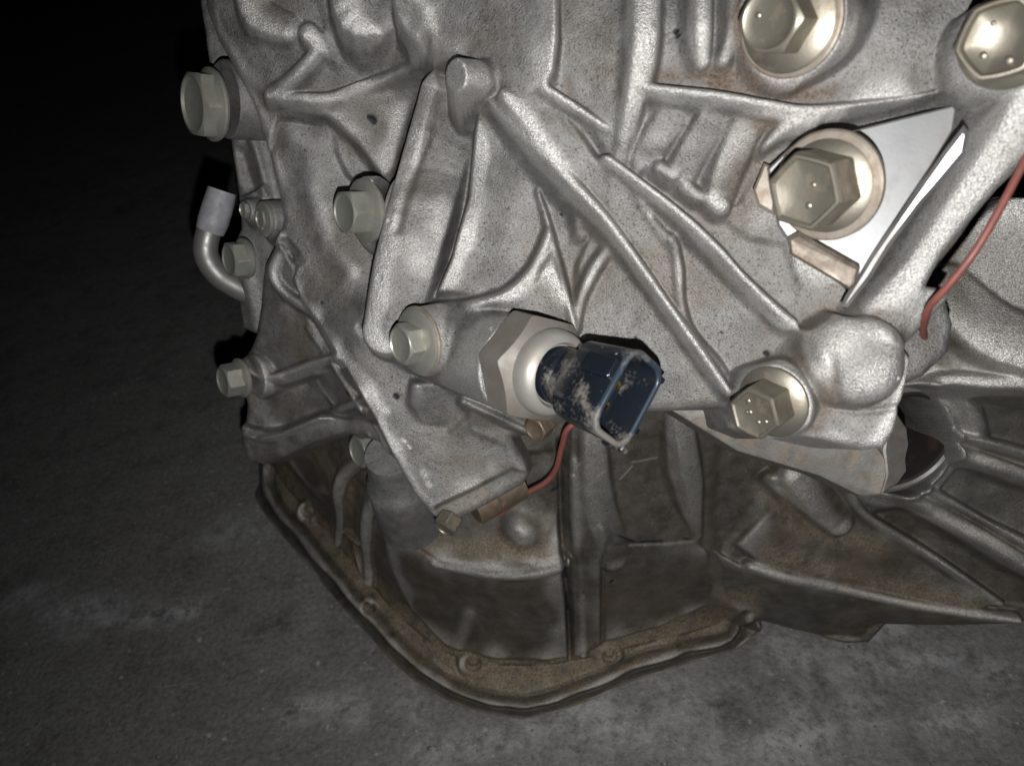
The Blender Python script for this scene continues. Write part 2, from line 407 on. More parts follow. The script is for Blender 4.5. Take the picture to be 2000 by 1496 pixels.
    def bar(s, path, r, k=1.2, c=1.0, slope=5.0, cut=True):
        """absolute round-topped bar: path (px, py, mm), r half width px, c roundness, flank slope"""
        P_ = s.pts(path); n = len(P_); rr = list(r) if isinstance(r, (list, tuple)) else [r]*n
        rr = [q*p[2]/1500 for q, p in zip(rr, P_)]; P_, (rr,) = s.dense(P_, [rr], 4)
        sl = s.region(P_, max(rr)*2+0.004); zs = [-p[2] for p in P_]
        D, _, Zc = s.pathdist(P_, sl, zs); _, _, W = s.pathdist(P_, sl, rr)
        q = np.minimum(D/W, 1); e = 0.92; qe = np.minimum(q, e)
        H = Zc - c*W*(1-np.sqrt(1-qe*qe)) - np.maximum(D-e*W, 0)*slope
        if cut: H = np.where(D > W*1.0+0.006, -100, H)
        s.smax(sl, H, k*1e-3)
    def smax(s, sl, H, k):
        Z = s.Z[sl]; h = np.clip(0.5+0.5*(H-Z)/k, 0, 1); R = Z*(1-h)+H*h+k*h*(1-h)
        s.Z[sl] = np.where(H < -50, Z, R)
    def cyl(s, px, py, d, axis, r, k=0.001, cone=0.0):
        C = P(px, py, d); a = Vector(axis).normalized(); sl = s.region([(C.x, C.y, d)], r*1.2+0.03)
        qx = s.X[sl]-C.x; qy = s.Y[sl]-C.y; qa = qx*a.x+qy*a.y; q2 = qx*qx+qy*qy; m1 = 1-a.z**2+1e-9
        disc = a.z**2*qa**2-m1*(q2-qa*qa-r*r); ok = disc >= 0; sq = np.sqrt(np.maximum(disc, 0))
        zc = (a.z*qa+sq)/m1; zl = (a.z*qa-sq)/m1; zp = -qa/a.z
        H = np.where(ok & (zp > zl), np.minimum(zc, zp), -1e3)+C.z
        s.smax(sl, np.where(H < -50, -100, H), k)
    def sphere(s, px, py, d, r, k=0.002):
        C = P(px, py, d); sl = s.region([(C.x, C.y, d)], r*1.3)
        q2 = (s.X[sl]-C.x)**2+(s.Y[sl]-C.y)**2
        H = np.where(q2 < r*r, C.z - r + np.sqrt(np.maximum(r*r-q2, 0)), -100)
        s.smax(sl, H, k)
    def blur(s, n=1, mask=None):
        Z0 = s.Z
        for _ in range(n):
            Z = np.pad(s.Z, 1, mode='edge'); Z = (Z[:-2]+2*Z[1:-1]+Z[2:])/4; Z = (Z[:, :-2]+2*Z[:, 1:-1]+Z[:, 2:])/4
            s.Z = Z if mask is None else np.where(mask, Z, s.Z)
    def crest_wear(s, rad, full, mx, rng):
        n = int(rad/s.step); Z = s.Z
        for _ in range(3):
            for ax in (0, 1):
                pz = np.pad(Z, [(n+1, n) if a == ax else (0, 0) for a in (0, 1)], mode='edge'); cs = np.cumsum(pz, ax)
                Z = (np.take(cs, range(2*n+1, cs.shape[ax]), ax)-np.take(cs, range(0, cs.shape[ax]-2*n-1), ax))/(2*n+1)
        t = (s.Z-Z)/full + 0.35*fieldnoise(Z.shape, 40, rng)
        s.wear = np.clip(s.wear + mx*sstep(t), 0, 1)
    def rough(s, spec, rng):
        for cells, amp in spec: s.Z += fieldnoise(s.Z.shape, cells, rng)*amp*1e-3
    def build(s, name, mat, outline, parent, r=0.0025, skirt=0.0022, slope=14, label=None, thick=None):
        P_ = [P(*p) if len(p) == 3 else s.xy(*p) for p in outline]
        full = (slice(0, len(s.ys)), slice(0, len(s.xs))); sd = s.polysd([(p[0], p[1]) for p in P_], full)
        e = np.clip(r-sd, 0, r); s.Z = s.Z - (r-np.sqrt(np.maximum(r*r-e*e, 0)))*np.where(sd < r, 1, 0) - np.maximum(-sd, 0)*slope
        keep = sd > -skirt
        idx = -np.ones(s.Z.shape, int); idx[keep] = np.arange(keep.sum())
        q = keep[:-1, :-1] & keep[1:, :-1] & keep[:-1, 1:] & keep[1:, 1:]
        F = np.stack([idx[:-1, :-1][q], idx[:-1, 1:][q], idx[1:, 1:][q], idx[1:, :-1][q]], 1)
        V = np.stack([s.X[keep], s.Y[keep], s.Z[keep]], 1)
        me = bpy.data.meshes.new(name); me.vertices.add(len(V)); me.vertices.foreach_set('co', V.ravel())
        nf = len(F); me.loops.add(nf*4); me.loops.foreach_set('vertex_index', F.ravel().astype(np.int32))
        me.polygons.add(nf); me.polygons.foreach_set('loop_start', np.arange(0, nf*4, 4, dtype=np.int32))
        me.polygons.foreach_set('use_smooth', np.ones(nf, bool)); me.update(calc_edges=True)
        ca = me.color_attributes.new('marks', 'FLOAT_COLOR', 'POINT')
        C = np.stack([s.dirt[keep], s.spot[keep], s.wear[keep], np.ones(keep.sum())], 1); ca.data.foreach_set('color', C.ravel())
        return link(name, me, mat, parent, None, label)

AX = Vector((-0.73, -0.20, 0.66)).normalized()       # the gearbox's bolt axis
AX2 = Vector((-0.70, -0.28, 0.66)).normalized()
SENS = Vector((0.61, -0.23, 0.76)).normalized()

# ------------------------------------------------------------------ upper gearbox case
U = Layer(-0.113, 0.111, -0.053, 0.142, 0.00028)
U.base([(760,-80,.205),(900,20,.188),(1000,200,.192),(1100,50,.180),(1100,-100,.182),(1300,60,.172),(1500,150,.166),(1700,100,.160),(1900,50,.155),(2080,100,.153),
 (1600,-100,.166),(1250,280,.184),(1450,330,.178),(1700,330,.172),(1900,350,.166),(2080,350,.165),(1100,450,.203),(1300,500,.195),(1500,560,.186),(1000,400,.210),(950,550,.211),(900,650,.212),
 (1000,700,.208),(1150,600,.206),(1200,750,.206),(1400,720,.199),(1650,620,.180),(1650,850,.182),(1480,820,.194),(1850,600,.18),
 (860,300,.236),(830,450,.238),(800,560,.236),(760,620,.228),(700,690,.234),(800,800,.232),(740,760,.229),(900,850,.236),(850,960,.242),(880,1040,.246),(1000,900,.242),(1080,840,.236),
 (380,-60,.228),(600,40,.218),(700,10,.213),(480,160,.236),(600,200,.233),(740,200,.232),(690,300,.242),(560,350,.246),(640,450,.245),(720,430,.242),(640,560,.243),(540,480,.256),
 (520,600,.268),(600,680,.262),(520,760,.283),(600,800,.283),(490,880,.294),(640,860,.285),(420,60,.234),(560,940,.30)], 2e-4)
U.rough([(9, 0.3)], RNG)
# --- left half: covers at the lower left, lowest first
U.panel([(440,500,-4),(575,500,-3),(600,600,-5),(655,690,-8),(745,850,-9),(780,960,-9),(500,960,-4),(430,900,-4),(430,700,-4)], 6)
U.panel([(480,560,0),(505,500,2),(545,470,3),(575,520,1),(585,590,-3),(620,650,-4),(655,700,-5),(520,735,-2),(470,705,-2),(484,650,-1)], 8)
U.rib([(455,700),(520,738),(600,714),(680,690)], [8,9,9,8], [3,4,4,3], 10)
U.panel([(440,760,-4),(520,765,-4),(600,742,-5),(700,712,-6),(760,830,-6),(640,808,-5),(570,838,-4),(510,852,-4),(440,835,-4)], 8)
U.rib([(440,832),(510,851),(570,837),(640,807),(720,776)], [10,11,11,10,9], [4,5,5,4.5,4], 10)
U.bar([(548,455,3),(520,480,4),(502,515,2)], 9)
U.bar([(543,500,3),(532,535,4),(556,572,3),(600,603,1),(648,642,-1),(690,692,-3)], [17,14,10,8,8,7])
U.bar([(573,600,-3),(592,690,-4),(648,786,-5),(720,852,-5)], 5, 0.8)
U.bar([(600,640,-2),(655,720,-4),(705,800,-4)], 6, 0.8)
# middle left web and the leg, cut off sharply on the left
LEG = [(600,511),(580,521),(571,545),(583,580),(620,630),(655,690),(700,770),(745,850),(800,960),(848,1018),(872,1028)]
U.panel([(p[0],p[1],q) for p, q in zip(LEG, [0,1,2,2,2,3,4,4,4,3,3])]+[(1022,950,0),(1036,930,0),(1030,880,0),(1010,840,0),(930,780,1),(800,640,2),(700,640,1),(735,520,-5),(775,500,-8),(800,400,-10),(700,290,-3),(640,238,-3),(548,235,-2),(520,300,-1),(545,400,0),(552,455,1)], 3)
U.panel([(520,190,2),(600,208,4),(650,236,4),(700,284,4),(742,342,3),(768,405,-9),(815,400,-12),(850,240,-13),(885,100,-9),(838,108,-6),(760,140,-2),(640,185,1)], 6)
U.rib([(572,260),(602,300),(612,380),(640,460),(680,520)], 30, 2.2, 30, 'gauss')
U.panel([(655,262,-4),(700,300,-4),(742,352,-4),(720,378,-5),(680,345,-5),(660,300,-5)], 10)
U.panel([(400,-90,1),(420,60,1),(470,150,1),(520,188,3),(575,135,2),(640,60,0),(600,-90,1)], 16)
U.bar([(690,-60,8),(700,10,8),(735,30,5)], [60,58,40], 4, 0.5)
U.bar([(525,183,4),(575,141,5),(612,100,4)], [13,14,13], 3)
U.bar([(525,186,4),(620,191,5),(700,174,4),(770,138,3),(838,104,3)], [11,13,12,10,8], 3)
U.bar([(600,60,3),(640,95,2),(660,120,0)], [20,16,10], 4, 0.6)
U.bar([(480,-60,4),(500,20,4),(560,50,2)], [40,36,26], 5, 0.5)
# dark side strip of the left edge
U.step_([(438,112),(488,200),(510,275),(535,390),(545,430)], [-10,-10,-10,-6,0], 8, 60, -1, taper=False)
# --- sensor platform, dish above it
U.panel([(930,195,10),(912,380,14),(878,500,14),(848,572,9),(930,578,1),(985,560,0),(1035,515,-1),(1062,450,-1),(1052,372,0),(1110,350,2),(1040,262,4),(975,195,6)], 10)
U.rib([(985,300),(965,420),(930,520)], 34, -1.6, 40, 'gauss')
U.bar([(846,598,4),(920,596,5),(985,578,5),(1035,537,5),(1064,482,5),(1085,425,4)], [9,12,13,12,10,7], 4, 0.8)
U.panel([(846,600,4),(925,600,5),(990,585,5),(1045,545,5),(1080,480,4),(1110,600,4),(1130,680,4),(1170,800,3),(1100,840,1),(1020,840,0),(930,800,0),(860,760,1),(840,680,3)], 12)
U.panel([(800,745,-1),(797,790,-4),(825,832,-3),(875,842,-3),(915,812,-4),(905,775,-5),(850,740,-2)], 22)
U.bar([(903,783,2),(950,805,4),(1010,832,4),(1040,848,3)], [7,6,5,4], 1)
U.bar([(930,838,0),(985,864,0),(1012,910,0),(1024,935,0)], [8,9,8,6], 3, 0.8)
U.plate([(850,1032),(1032,945),(1040,925),(1000,916),(848,990)], -1.5, 4)
# --- webs right of the platform
U.panel([(1048,372,-2),(1100,398,-2),(1185,402,-1),(1245,480,0),(1230,490,0),(1150,462,-3),(1125,520,-3),(1120,620,0),(1095,520,-2)], 7)
U.panel([(1230,480,3),(1310,605,4),(1375,690,4),(1428,775,3),(1440,810,2),(1180,810,3),(1150,700,1),(1130,620,1),(1165,520,0),(1195,480,0)], 8)
U.bar([(1196,478,3),(1165,520,4),(1135,585,4),(1126,640,3)], [14,13,11,8], 3, 0.9)
U.bar([(1050,370,3),(1072,440,3),(1092,520,4),(1108,580,5),(1124,645,5)], [4,5,5,6,5], 0.8)
U.bar([(1132,405,3),(1136,455,1)], 14, 3, 0.7)
# between the two long ribs
U.panel([(1130,330,7),(1190,310,6),(1240,355,5),(1300,400,3),(1330,480,2),(1320,600,3),(1250,500,5),(1185,412,6)], 10)
U.panel([(1240,352,2),(1330,420,1),(1325,475,0),(1290,470,1),(1255,415,2)], 8)
U.panel([(1345,432,0),(1450,545,0),(1545,640,0),(1540,680,0),(1470,732,0),(1430,735,-1),(1400,705,0),(1350,640,0),(1335,560,0),(1330,480,0)], 8)
U.bar([(1315,462,4),(1328,520,4),(1332,590,4),(1352,650,4),(1402,712,4),(1428,758,3)], [10,9,9,10,12,10], 3, 0.9)
U.bar([(1238,358,5),(1266,412,5),(1306,468,4)], [8,9,10], 3, 0.8)
# pad at the top centre
U.panel([(960,170,8),(1060,172,6),(1110,215,5),(1160,290,5),(1190,330,5),(1185,400,5),(1110,345,6),(1040,262,7)], 26)
U.rib([(1040,-60),(1045,40),(1062,120)], 36, 1.5, 30, 'gauss')
U.panel([(1100,-90,1),(1096,60,1),(1088,135,0),(1120,200,1),(1190,312,3),(1225,320,3),(1236,200,4),(1234,60,5),(1234,-90,5)], 12)
U.bar([(1266,-90,8),(1264,60,8),(1252,160,6),(1238,240,4),(1215,310,1)], [32,30,28,26,20], 6, 0.6)
U.bar([(1376,-90,7),(1376,40,7),(1378,112,4)], [22,22,16], 3, 0.9)
U.bar([(1440,-90,5),(1440,40,5),(1420,110,4)], [20,20,16], 3, 0.7)
U.bar([(1065,168,7),(1120,203,6),(1188,250,4)], [9,9,4], 1.5)
U.bar([(1000,180,9),(1060,250,9),(1112,318,8),(1135,380,6)], [26,30,26,16], 4, 0.6)
# folds right of it
U.panel([(1260,205,1),(1500,225,1),(1500,300,0),(1440,400,-2),(1400,420,-3),(1280,340,-2),(1235,300,0)], 10)
for a_, b_ in (((1318,222,3),(1262,312,2)),((1395,232,4),(1330,345,2)),((1462,246,4),(1408,385,1))): U.bar([a_, ((a_[0]+b_[0])/2-6, (a_[1]+b_[1])/2+4, 3.5), b_], [34,32,28], 4.5, 0.4)
U.panel([(1270,338,-2),(1330,378,-2),(1400,428,-2),(1460,470,-2),(1530,480,-1),(1560,560,-1),(1540,620,0),(1450,535,0),(1330,425,1),(1240,345,2)], 8)
U.bar([(1292,323,4),(1318,338,4)], 15, 2.5); U.bar([(1340,358,3),(1368,380,3)], 15, 2.5); U.bar([(1396,385,3),(1412,400,3)], 20, 2.5)
U.bar([(1243,160,6),(1290,170,7),(1400,182,7),(1500,200,7),(1580,214,6),(1700,214,5),(1800,203,5),(1880,178,5)], [8,10,11,11,13,17,19,20], 1.6)
U.panel([(1575,262,-5),(1700,232,-5),(1860,196,-5),(1900,180,-5),(1925,212,-5),(1665,590,-5),(1600,520,-4),(1580,400,-4)], 8)
U.bar([(1500,280,4),(1545,240,6),(1590,232,5)], [8,13,13], 1.5)
U.rib([(1700,-60),(1715,60),(1730,130)], 110, 2.5, 60, 'gauss')
# the two long diagonal ribs
U.bar([(905,150,10),(960,190,11),(1040,270,11),(1110,345,10),(1180,420,9),(1240,500,8.5),(1310,600,9),(1370,685,9),(1428,768,8)], [14,15,15,12,10,9,8,8,9], 1.6, 0.9)
U.bar([(1185,305,7),(1240,345,8),(1330,415,7.5),(1400,480,7),(1450,535,6.5),(1510,595,6),(1552,632,6)], [7,8,9,9,8,10,12], 1.5, 0.9)
U.bar([(1552,630,6),(1562,662,4),(1530,697,3),(1480,728,3)], [8,6,5,5], 2)
# lug, arm and dome
U.panel([(1572,648,9),(1640,606,9),(1750,640,9),(1790,700,9),(1772,790,9),(1756,880,9),(1720,910,9),(1640,890,9),(1545,862,9),(1560,760,9)], 18)
U.cyl(1800, 625, .181, (0.35, -0.25, 0.9), .0105, .001)
U.bar([(2125,60,16),(2024,250,16),(1926,395,15),(1838,525,13),(1745,625,10)], [68,68,66,64,62], 5, 0.62)
# the fat column with its black seam, and the near pad over it
U.bar([(878,185,13),(848,300,20),(811,430,24),(775,560,18),(752,645,7)], [74,74,73,70,56], 0.6, 0.45, 30)
U.rib([(862,240),(832,370),(800,480)], 8, -0.9, 12, 'gauss')
U.panel([(757,-190,16),(757,-20,16),(768,40,16),(795,82,15),(840,104,14),(885,114,13),(940,142,10),(1010,190,8),(1060,172,7),(1084,140,7),(1093,60,9),(1094,-190,9)], 13)
U.rib([(800,-60),(806,10),(835,50)], 26, 2.5, 30, 'gauss')
U.blur(3)
U.rib([(1657,706),(1661,710)], 88, 8.0, 2, 'dome')
U.rib([(1575,700),(1595,775),(1645,802),(1725,792)], 6, -0.8, 10, 'gauss')
U.cyl(815, 667, .2082, AX, .0094, .0010)
U.cyl(714, 413, .2262, AX, .0100, .0010)
U.cyl(1510, 787, .1815, AX2, .0094, .0012)
U.cyl(1540, 42, .1550, AX2, .0116, .0012)
U.cyl(1975, 75, .1440, AX2, .0092, .0012)
U.cyl(1014, 715, .2010, SENS, .0128, .0030)
U.cyl(888, 150, .1830, AX, .0043, .0022)
U.cyl(497, 735, .2800, AX, .0082, .0012)
U.blur(2)
U.rib([(838,126),(812,225),(782,340),(749,480),(720,600),(706,645)], 9, [-6,-16,-18,-15,-9,-1], 2.5, 'gauss')
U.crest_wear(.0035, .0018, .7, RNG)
U.rough([(60, 0.05), (150, 0.04), (330, 0.03)], RNG)
# grime, pits, bare nicks
circ = lambda x, y, r, a=0, b_=6.3, n=14: [(x+r*math.cos(q), y+r*math.sin(q)) for q in np.linspace(a, b_, n)]
U.rib(circ(1535, 45, 108, .3, 3.3), 13, .9, 10, 'gauss', attr='dirt'); U.rib(circ(1510, 788, 76), 9, .6, 10, 'gauss', attr='dirt'); U.rib([(1400,160),(1480,175),(1560,190),(1620,185)], 16, .9, 16, 'gauss', attr='dirt')
for pth, w_, a in (([(1290,150),(1400,150),(1530,165)], 16, .8), ([(1430,60),(1460,130),(1530,160),(1600,120)], 16, .7), ([(1480,250),(1560,250),(1620,235)], 20, .7),
                   ([(640,190),(700,215),(760,300),(800,380)], 26, .45), ([(1500,640),(1560,640),(1620,610)], 26, .45), ([(880,815),(930,815),(1000,860)], 14, .5),
                   ([(470,720),(486,760),(488,790)], 8, .9), ([(500,728),(560,735)], 9, .6), ([(1110,260),(1135,275)], 12, .5), ([(1060,240),(1075,250)],10,.5),
                   ([(1110,150),(1115,175)], 12, .6), ([(690,255),(700,262)], 6, .9), ([(1480,700),(1510,690)], 18, .4), ([(900,900),(960,905),(1020,930)], 16, .5)):
    U.rib(pth, w_, a, w_, 'gauss', attr='dirt')
for x, y, r in ((735,247,7),(1320,62,5),(1323,72,4),(1181,311,5),(785,466,3),(763,561,4),(1497,690,5),(766,775,6),(858,1013,6),(962,649,3),(864,605,4),(1097,417,2.5),(1056,305,3),(728,243,4),(626,590,3),(671,768,6),(1700,740,3),(700,768,4),(1409,650,2),(1240,660,2)):
    U.rib([(x-1,y-1),(x+1,y+1)], r, 1, r*0.5, 'flat', attr='spot'); U.rib([(x,y),(x+1,y)], r, -0.5, r, 'gauss')
for x, y, r in ((745,797,9),(752,803,6),(830,925,8),(838,945,5),(790,860,4),(800,872,3),(1262,428,4)):
    U.rib([(x-2,y-2),(x+2,y+2)], r, .75, r, 'gauss', attr='wear')
up = U.build('upper_case', M['cast'],
  [(372,-180,.224),(385,0,.226),(405,55,.228),(445,118,.232),(470,178,.234),(500,255,.236),(522,345,.240),(540,420,.245),(528,478,.251),(505,512,.254),(496,545,.256),(492,600,.262),(486,650,.269),(476,682,.275),(458,700,.276),(448,740,.280),
   (462,790,.283),(459,865,.292),(478,902,.297),(510,908,.297),(560,890,.294),(620,862,.288),(690,840,.282),(738,862,.262),(770,905,.242),(800,965,.240),(845,1015,.240),(870,1026,.243),(880,1022,.243),
   (950,988,.242),(1022,950,.241),(1034,930,.241),(1020,890,.242),(1000,855,.239),(1035,850,.236),(1085,835,.232),(1110,815,.225),(1200,803,.209),(1300,800,.203),(1420,797,.197),(1440,840,.192),
   (1500,862,.189),(1570,848,.178),(1640,868,.175),(1700,882,.173),(1735,878,.172),(1752,840,.173),(1768,765,.174),(1800,735,.182),(1836,690,.185),(1846,635,.185),(1835,590,.184),(1800,560,.170),
   (1850,500,.163),(1925,380,.160),(2000,290,.158),(2140,180,.156),(2140,-300,.155),(1500,-330,.17),(760,-230,.200)], gearbox, r=0.0030)
del U

# ------------------------------------------------------------------ rear case behind the left edge
B = Layer(-0.125, -0.066, -0.03, 0.15, 0.0004)
B.base([(390,60,.262),(430,120,.262),(480,300,.266),(500,200,.262),(470,420,.275),(520,450,.27),(470,560,.283),(490,650,.29),(420,-60,.265),(520,0,.262),(560,300,.262),(560,600,.28)])
B.rib([(450,130),(470,200),(460,300)], 14, 2, 16, 'gauss')
B.rib([(470,215),(500,300),(520,380)], 12, 3, 12, 'gauss'); B.rib([(470,300),(490,360)], 14, -3, 12, 'gauss')
B.step_([(455,378),(490,372),(515,355)], 5, 5, 50, -1)
B.cyl(480, 412, .262, AX, .0042, .001); B.cyl(518, 430, .258, AX, .0065, .001)
B.rib([(470,480),(480,560),(500,640)], 20, 3, 20, 'gauss')
B.blur(1); B.rough([(40, 0.15), (120, 0.08)], RNG)
B.rib([(460,330),(500,340)], 12, .5, 12, 'gauss', attr='dirt')
B.build('rear_case', M['cast_cool'], [(375,-120,.262),(385,0,.262),(398,60,.262),(405,125,.262),(440,150,.262),(446,270,.265),(455,370,.268),(462,440,.272),(455,480,.278),(462,560,.283),(472,640,.29),(520,660,.285),(600,500,.27),(600,200,.262),(560,-120,.262)], gearbox, r=0.002)
del B
for args in ((438, 195, .248, .0125, .022),):
    V, F = lathe([(args[3]*1.12, -args[4]-.004), (args[3]*1.02, -args[4]+.004), (args[3], -0.004), (args[3]*0.97, -.0005), (args[3]*0.93, 0)], 64)
    c = P(*args[:3]); link('boss', mesh_from(place(V, c, frame(AX)), F), M['cast_cool'], gearbox, tuple(c))

# ------------------------------------------------------------------ lower case: drum walls, flange of the pan
def floor_depth(px, py, h=0.0):
    d = Vector(((px-1000)/1500, -(py-748)/1500, -1)); return (CAMH-h)/(-(NV.dot(d)))
def FD(px, py, h=0.012): return (px, py, floor_depth(px, py, h))
rim = [(486,905),(490,950),(512,1000),(560,1060),(640,1155),(720,1245),(780,1308),(850,1358),(920,1390),(1000,1406),(1050,1404),(1130,1380),(1240,1333),(1350,1298),(1440,1272),(1487,1232)]
L = Layer(-0.145, 0.215, -0.165, 0.062, 0.00038)
fb = [FD(*p) for p in rim]
inner = [FD(x, y, .014) for x, y in ((560,960),(640,1050),(700,1130),(770,1210),(850,1290),(950,1320),(1060,1320),(1180,1300),(1300,1262),(1420,1215))]
L.base(fb+inner+[(1480,1180,.315),(1500,1225,.325),(1650,1250,.318),(1800,1215,.300),(2000,1195,.283),(2150,1180,.27),(1700,1100,.298),(1900,1100,.28),(1450,1050,.295),(1600,1000,.283),(1800,950,.268),(2000,900,.258),
   (1380,900,.272),(1300,1000,.288),(1300,1150,.312),(1150,850,.262),(1130,1000,.285),(1130,1150,.308),(1130,1260,.327),(1000,1120,.302),(960,1250,.325),(850,1150,.318),(850,1040,.303),(1000,1000,.290),(900,900,.28),
   (760,1100,.325),(750,950,.300),(700,900,.308),(600,900,.33),(560,850,.335),(1250,750,.250),(1500,780,.255),(1800,700,.245),(2000,700,.232),(1900,420,.236),(2100,420,.225),(1900,580,.238),(2120,600,.228),(1700,420,.25),(1400,1150,.312),(1500,1130,.305),(2150,800,.245)], 1e-4)
L.gain = 1.6
L.rough([(12, 0.6), (30, 0.25)], RNG)
L.gain = 1.0
sm = lambda pts: [q[:2] for q in L.dense([tuple(p) for p in pts], [], 6)[0]]
def inset(k, cx=1000, cy=1000): return [(cx+(x-cx)*k, cy+(y-cy)*k) for x, y in rim]
# left wing: sloping brown face with two pipe-like ribs, hollow below it
L.panel([(545,870,4),(700,830,4),(760,880,4),(745,900,4),(680,920,3),(650,970,2),(600,950,2),(560,900,3)], 10)
L.panel([(520,915,-6),(560,905,-6),(600,950,-5),(640,985,-4),(600,1000,-4),(550,975,-5)], 18)
L.bar([(750,880,9),(705,900,10),(668,928,10),(655,965,9),(662,1015,7),(656,1075,3)], [10,11,11,10,9,6], 1.5)
L.bar([(742,968,9),(718,995,9),(712,1045,9),(718,1100,7),(716,1160,4)], [10,12,12,11,9], 1.5)
L.rib([(690,955),(688,1040)], 12, -3, 14, 'gauss')
L.bar([(672,1035,3),(700,1060,3)], 9, 2)
# left drum: dirty shelf on top, wall below
L.panel([(745,1030,2),(765,1120,5),(800,1190,5),(870,1262,4),(960,1288,4),(1060,1292,4),(1110,1286,4),(1108,1200,6),(1098,1106,9),(1030,1118,9),(950,1118,9),(860,1100,8),(800,1060,5)], 12)
L.panel([(800,1060,5),(860,1100,8),(950,1118,9),(1030,1118,9),(1098,1104,9),(1090,1000,0),(1080,880,-2),(850,900,-6),(740,960,-6),(745,1030,1)], 10)
L.bar([(850,1100,7.5),(950,1114,9.5),(1030,1114,9.5),(1096,1102,9.5)], [10,20,22,18], 3, 0.45)
L.bar([(700,1070,-1),(735,1180,-1),(780,1235,-1)], 14, 4, .4)
L.rib([(1012,1032),(1022,1040)], 26, 6.5, 10, 'gauss')
L.rib([(985,1082),(1040,1087)], 9, 1.2, 12, 'gauss')
# parting gap and the big drum
L.rib([(1094,860),(1096,1000),(1103,1120),(1110,1200),(1114,1290)], 3.5, -7, 4, 'gauss')
L.panel([(1112,820,2),(1150,820,3),(1165,960,4),(1185,1055,4),(1175,1100,4),(1175,1260,3),(1122,1285,2),(1115,1150,3)], 8)
L.bar([(1122,900,4),(1128,1040,5),(1136,1160,4),(1140,1280,3)], 8, 2)
L.panel([(1175,820,1),(1300,810,0),(1318,930,0),(1352,1040,1),(1370,1060,2),(1195,1062,2.5)], 12)
L.panel([(1180,1066,2.5),(1360,1056,1.8),(1385,1080,2),(1385,1180,1),(1290,1225,3),(1180,1255,3)], 8)
L.bar([(1160,790,6),(1163,880,7),(1172,980,7),(1190,1045,5),(1197,1088,1)], [20,26,32,34,30], 5, 0.5)
L.bar([(1330,790,5),(1336,880,7),(1348,950,7),(1356,1005,5),(1364,1045,1)], [24,34,32,20,8], 5, 0.5)
L.step_([(1308,800),(1312,880),(1326,950),(1352,1036)], -3, 6, 60, -1)
L.panel([(1400,820,-4),(1500,860,-4),(1520,930,-4),(1440,1040,-3),(1405,1090,-2),(1390,1010,-3)], 30)
# bell housing
L.panel([(1400,1080,2),(1470,1115,4),(1560,1142,5),(1690,1172,5),(1990,1224,4),(1980,1214,1),(1720,1216,-1),(1680,1246,-2),(1560,1240,-1),(1500,1230,-1),(1425,1180,0)], 8)
L.bar([(1470,1108,7),(1545,1130,9),(1680,1158,9),(1800,1184,8),(1995,1214,7)], [10,13,12,11,9], 1.5)
L.panel([(1520,935,2),(1500,1000,2),(1440,1065,3),(1480,1100,5),(1560,1122,6),(1700,1150,6),(1900,1195,5),(1960,1180,3),(1800,1085,2),(1690,1015,2),(1600,925,3)], 8)
L.bar([(1512,935,5),(1545,985,5),(1605,1050,5)], [8,8,9], 2)
L.bar([(1560,930,8),(1600,975,9),(1645,1020,7)], [30,34,30], 4, 0.6)
L.bar([(1600,912,4),(1660,955,5),(1692,1005,5),(1790,1066,6),(1890,1130,5),(1960,1180,4)], [7,8,8,9,9,8], 1.5)
L.panel([(1700,1000,-2),(1780,985,-2),(1900,1050,-2),(2060,1140,-2),(2060,1190,-1),(1960,1175,-1),(1880,1120,-2),(1790,1056,-2)], 8)
L.bar([(1772,966,7),(1840,1003,8),(1920,1048,8),(2010,1103,8),(2070,1132,8)], [13,15,16,16,15], 1.5, .8)
L.bar([(1800,950,4),(1900,1000,4),(2060,1090,4)], 10, 2)
L.panel([(1830,955,-2),(1870,905,-2),(1960,935,-2),(2070,978,-2),(2070,1080,-2),(1920,1010,-2)], 8)
L.bar([(1868,880,7),(1940,905,7),(2070,952,7)], [13,14,14], 1.5, .8)
L.bar([(1872,850,5),(1960,870,5),(2070,905,5)], [8,9,9], 1.5)
L.panel([(1850,770,-3),(1950,775,-3),(2070,800,-3),(2070,895,-3),(1960,862,-3),(1870,845,-3)], 8)
L.bar([(1893,772,1),(1918,830,1),(1925,862,0)], [18,18,14], 4, .6)
L.bar([(2070,800,3),(1960,768,3),(1880,758,3)], 8, 1.5)
L.panel([(1700,380,10),(2100,380,10),(2100,752,10),(1950,752,10),(1850,745,10),(1760,765,10),(1700,700,10)], 3)
L.bar([(1765,766,12),(1850,742,13),(1950,748,13),(2070,748,13)], [8,13,15,15], 3, .6)
L.bar([(1850,560,13),(1960,650,13),(2100,690,13)], [50,60,60], 5, .3)
L.rib(circ(1752, 858, 110, -1.3, 1.9, 14), 8, 2.0, 6)
L.plate(circ(1752, 858, 101, 0, 6.0, 20), -34, 5)
# pan flange
L.panel(sm(rim)[::-1] and [(x, y, 0) for x, y in rim] + [(1420,1214,0),(1300,1248,0),(1180,1278,0),(1060,1300,0),(960,1298,0),(860,1270,0),(780,1205,0),(700,1110,0),(640,1040,0),(560,950,0),(520,900,0)], 6)
for x, y, r in ((925,1300,30),(1190,1285,28),(722,1190,22),(603,1003,26)):
    L.bar([(x-2,y,2.6),(x+2,y,2.6)], r, 1.5, .3); 
L.rib([(915,1200),(892,1275),(870,1320)], 16, 2.2, 14, 'gauss')
L.blur(3)
lip = [(x, y) for x, y in rim]
def off_in(px):
    out = []
    for i, (x, y) in enumerate(rim):
        a_ = rim[max(i-1, 0)]; c_ = rim[min(i+1, len(rim)-1)]; dx, dy = c_[0]-a_[0], c_[1]-a_[1]; l_ = math.hypot(dx, dy); out.append((x+dy/l_*px, y-dx/l_*px))
    return out
L.rib(off_in(16), 6, -3.0, 7, 'gauss')
